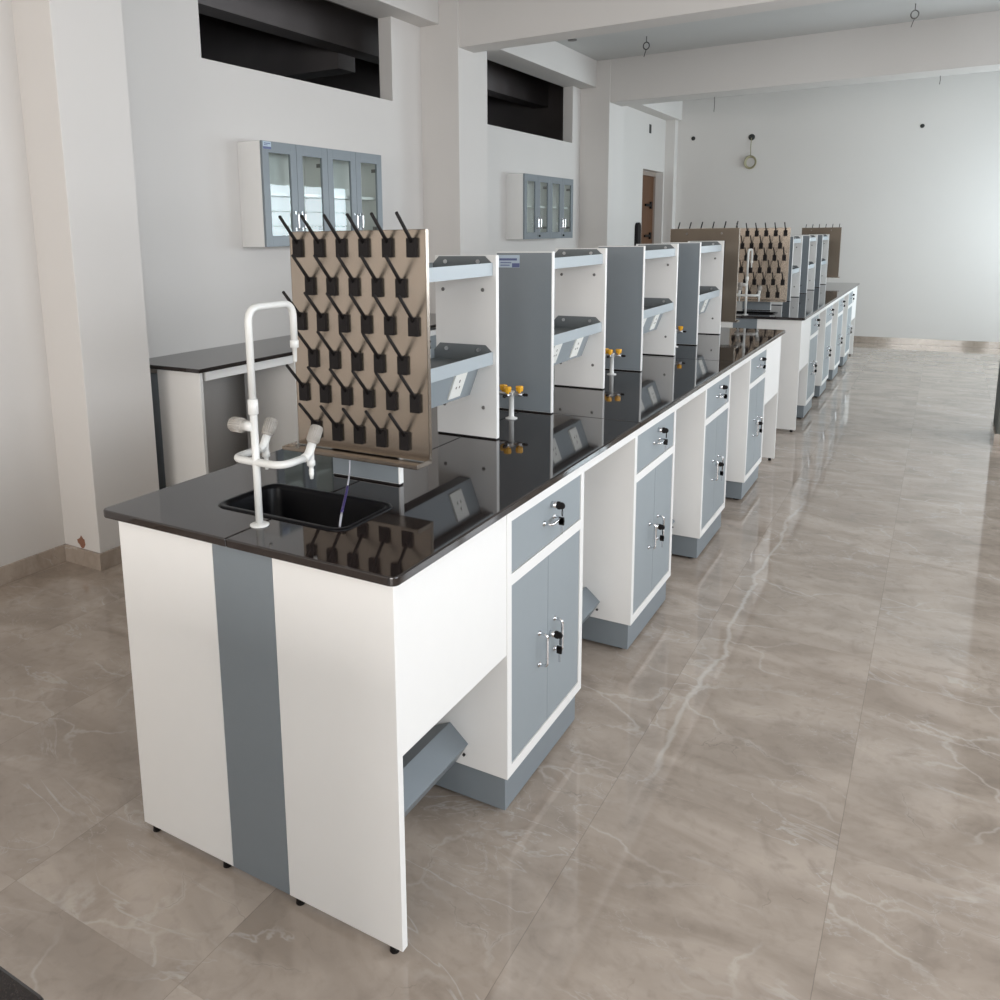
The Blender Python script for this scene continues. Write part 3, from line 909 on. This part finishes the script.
# ------------------------------------------------------------------ bench behind: only a corner of its worktop shows
wk = obj('worktop', prism_z(bmesh.new(), [(-.62, -3.4), (.268, -3.4)] + [(.268 - .012 + .012 * math.cos(a), -.940 - .012 + .012 * math.sin(a)) for a in [PI / 2 * q / 6 for q in range(7)]] + [(-.62, -.942)], ZB, .9), 'granite', bevel=.004)
tag(wk, 'dark worktop of a further bench, only its corner showing at bottom left', 'worktop')
pn = obj('end_panel', B(-.585, .235, -.985, -.965, 0, ZB - .001), 'white')
tag(pn, 'end panel under the dark worktop corner at bottom left', 'panel')
pn = obj('end_panel', B(-.585, .235, -3.38, -3.36, 0, ZB - .001), 'white')
tag(pn, 'end panel of the bench behind the camera, away from the corner', 'panel')

# ------------------------------------------------------------------ small things on ceiling and walls
def add_hose():
    hose(0, 'thin drain hose with a violet length running from the drip tray into the near sink')
add_hose()
# fan hooks
def fan_hook(x, y, lb):
    bm = bmesh.new()
    tube(bm, [(x, y, ZC + .005), (x, y, ZC - .055)], .004, 8)
    tube(bm, [(x + .030 * math.sin(a), y, ZC - .088 + .034 * math.cos(a)) for a in [2 * PI * q / 16 for q in range(17)]], .0055, 8)
    tube(bm, fillet([(x, y, ZC - .12), (x - .01, y, ZC - .15), (x - .022, y, ZC - .19)], .01), .004, 6)
    return tag(obj('ceiling_hook', bm, 'wire'), lb, 'hook')
fan_hook(-1.80, 7.25, 'iron ring hook under the ceiling between the beams, towards the left')
M['wire'] = M['bolt']
fan_hook(0.51, 7.40, 'faint ceiling hook between the beams, at upper right')
bm = lathe(bmesh.new(), (-1.64, 4.80, 2.996), (0, 0, -1), [(0, .018), (.006, .018), (.012, .010)], 12)
def ww(x, y, z, dz, lb):
    return tag(obj('hanging_wire', tube(bmesh.new(), [(x, y, z), (x + .004, y, z - dz * .5), (x, y, z - dz)], .004, 6), 'wire'), lb, 'wire')
ww(-1.40, 8.44, 3.002, .16, 'short wire hanging under the far beam, above the cable coil')
ww(0.72, 8.47, 3.002, .08, 'tiny wire stub under the far beam, towards the right')
bm.free()
dotm = lathe(bmesh.new(), (-1.66, 4.86, 2.9955), (0, 0, -1), [(0, .02), (.008, .018), (.010, .01)], 12)
# ceiling light point beside the near beam
dotm.free()
tag(obj('light_point', lathe(bmesh.new(), (-2.46, 6.95, ZC + .001), (0, 0, -1), [(0, .045), (.012, .045), (.016, .02)], 14), 'wire'), 'small dark light point in the ceiling corner beside the beam', 'fixture')
yb_ = 11.65
def wall_box(x, z, r, lb):
    return tag(obj('conduit_box', lathe(bmesh.new(), (x, yb_ + .001, z), (0, -1, 0), [(0, r), (.006, r), (.007, r * .5)], 12), 'hole'), lb, 'fixture')
wall_box(-2.44, 2.91, .030, 'dark round conduit outlet on the back wall near the left corner')
wall_box(0.51, 2.862, .026, 'dark round conduit outlet on the back wall, upper right')
tb = thing('cable_coil', 'coil of cream cable hanging from an outlet on the back wall', 'cable', (-1.64, yb_ - .02, 2.4))
obj('outlet', lathe(bmesh.new(), (-1.612, yb_ + .001, 2.870), (0, -1, 0), [(0, .045), (.008, .045), (.014, .02)], 12), 'hole', tb)
cb = bmesh.new()
tube(cb, [(-1.612, yb_ - .02, 2.86), (-1.615, yb_ - .03, 2.7), (-1.610, yb_ - .03, 2.60)], .006, 8)
for q in range(4):
    rr_ = .072 + .006 * q
    tube(cb, [(-1.610 + rr_ * math.sin(a) * .9, yb_ - .022 - .006 * q, 2.52 + rr_ * math.cos(a)) for a in [2 * PI * w_ / 24 for w_ in range(25)]], .008, 8)
obj('coil', cb, 'cable', tb)
tag(obj('wall_slot', B(XL - .001, XL + .004, 10.70, 10.79, 2.93, 3.05), 'hole'), 'narrow dark slot in the left wall above the brown door', 'fixture')
bm = bmesh.new()
pts = [(10.16, 1.30), (10.16, 1.62)] + [(10.23 - .07 * math.cos(a), 1.62 + .07 * math.sin(a)) for a in [PI * q / 8 for q in range(1, 8)]] + [(10.30, 1.62), (10.30, 1.30)]
va = [bm.verts.new((XL, y, z)) for y, z in pts]; vb = [bm.verts.new((XL + .05, y, z)) for y, z in pts]
bm.faces.new(va); bm.faces.new(vb[::-1])
for i in range(len(pts)): bm.faces.new((va[i], vb[i], vb[(i + 1) % len(pts)], va[(i + 1) % len(pts)]))
tag(obj('wall_fitting', bm, 'black', bevel=.006), 'black round-topped fitting on the left wall beside the brown door', 'fixture')

rg = random.Random(3)
pc = [( -2.600 + .030 * math.cos(2 * PI * q / 11) * rg.uniform(.6, 1.2), .118 + .030 * math.sin(2 * PI * q / 11) * rg.uniform(.6, 1.2)) for q in range(11)]
chip = bmesh.new(); prism_y(chip, pc, 1.1085, 1.1105)
struct('chipped_plaster', chip, mat('bare_red_plaster', (0.26, 0.12, 0.075), 0.9, noise=0.3), parent=bpy.data.objects['trim_1'])

# cabinets of the far bench, copied last
for i in range(4):
    lb = ['first grey base cabinet of the far bench, beside its sink apron', 'second grey base cabinet of the far bench',
          'third grey base cabinet of the far bench', 'last grey base cabinet of the far bench, closest to the back wall'][i]
    dup(cab0, (0, CAB[i][0] - CAB[0][0] + DY, 0), lb, 'base cabinets of the far bench')
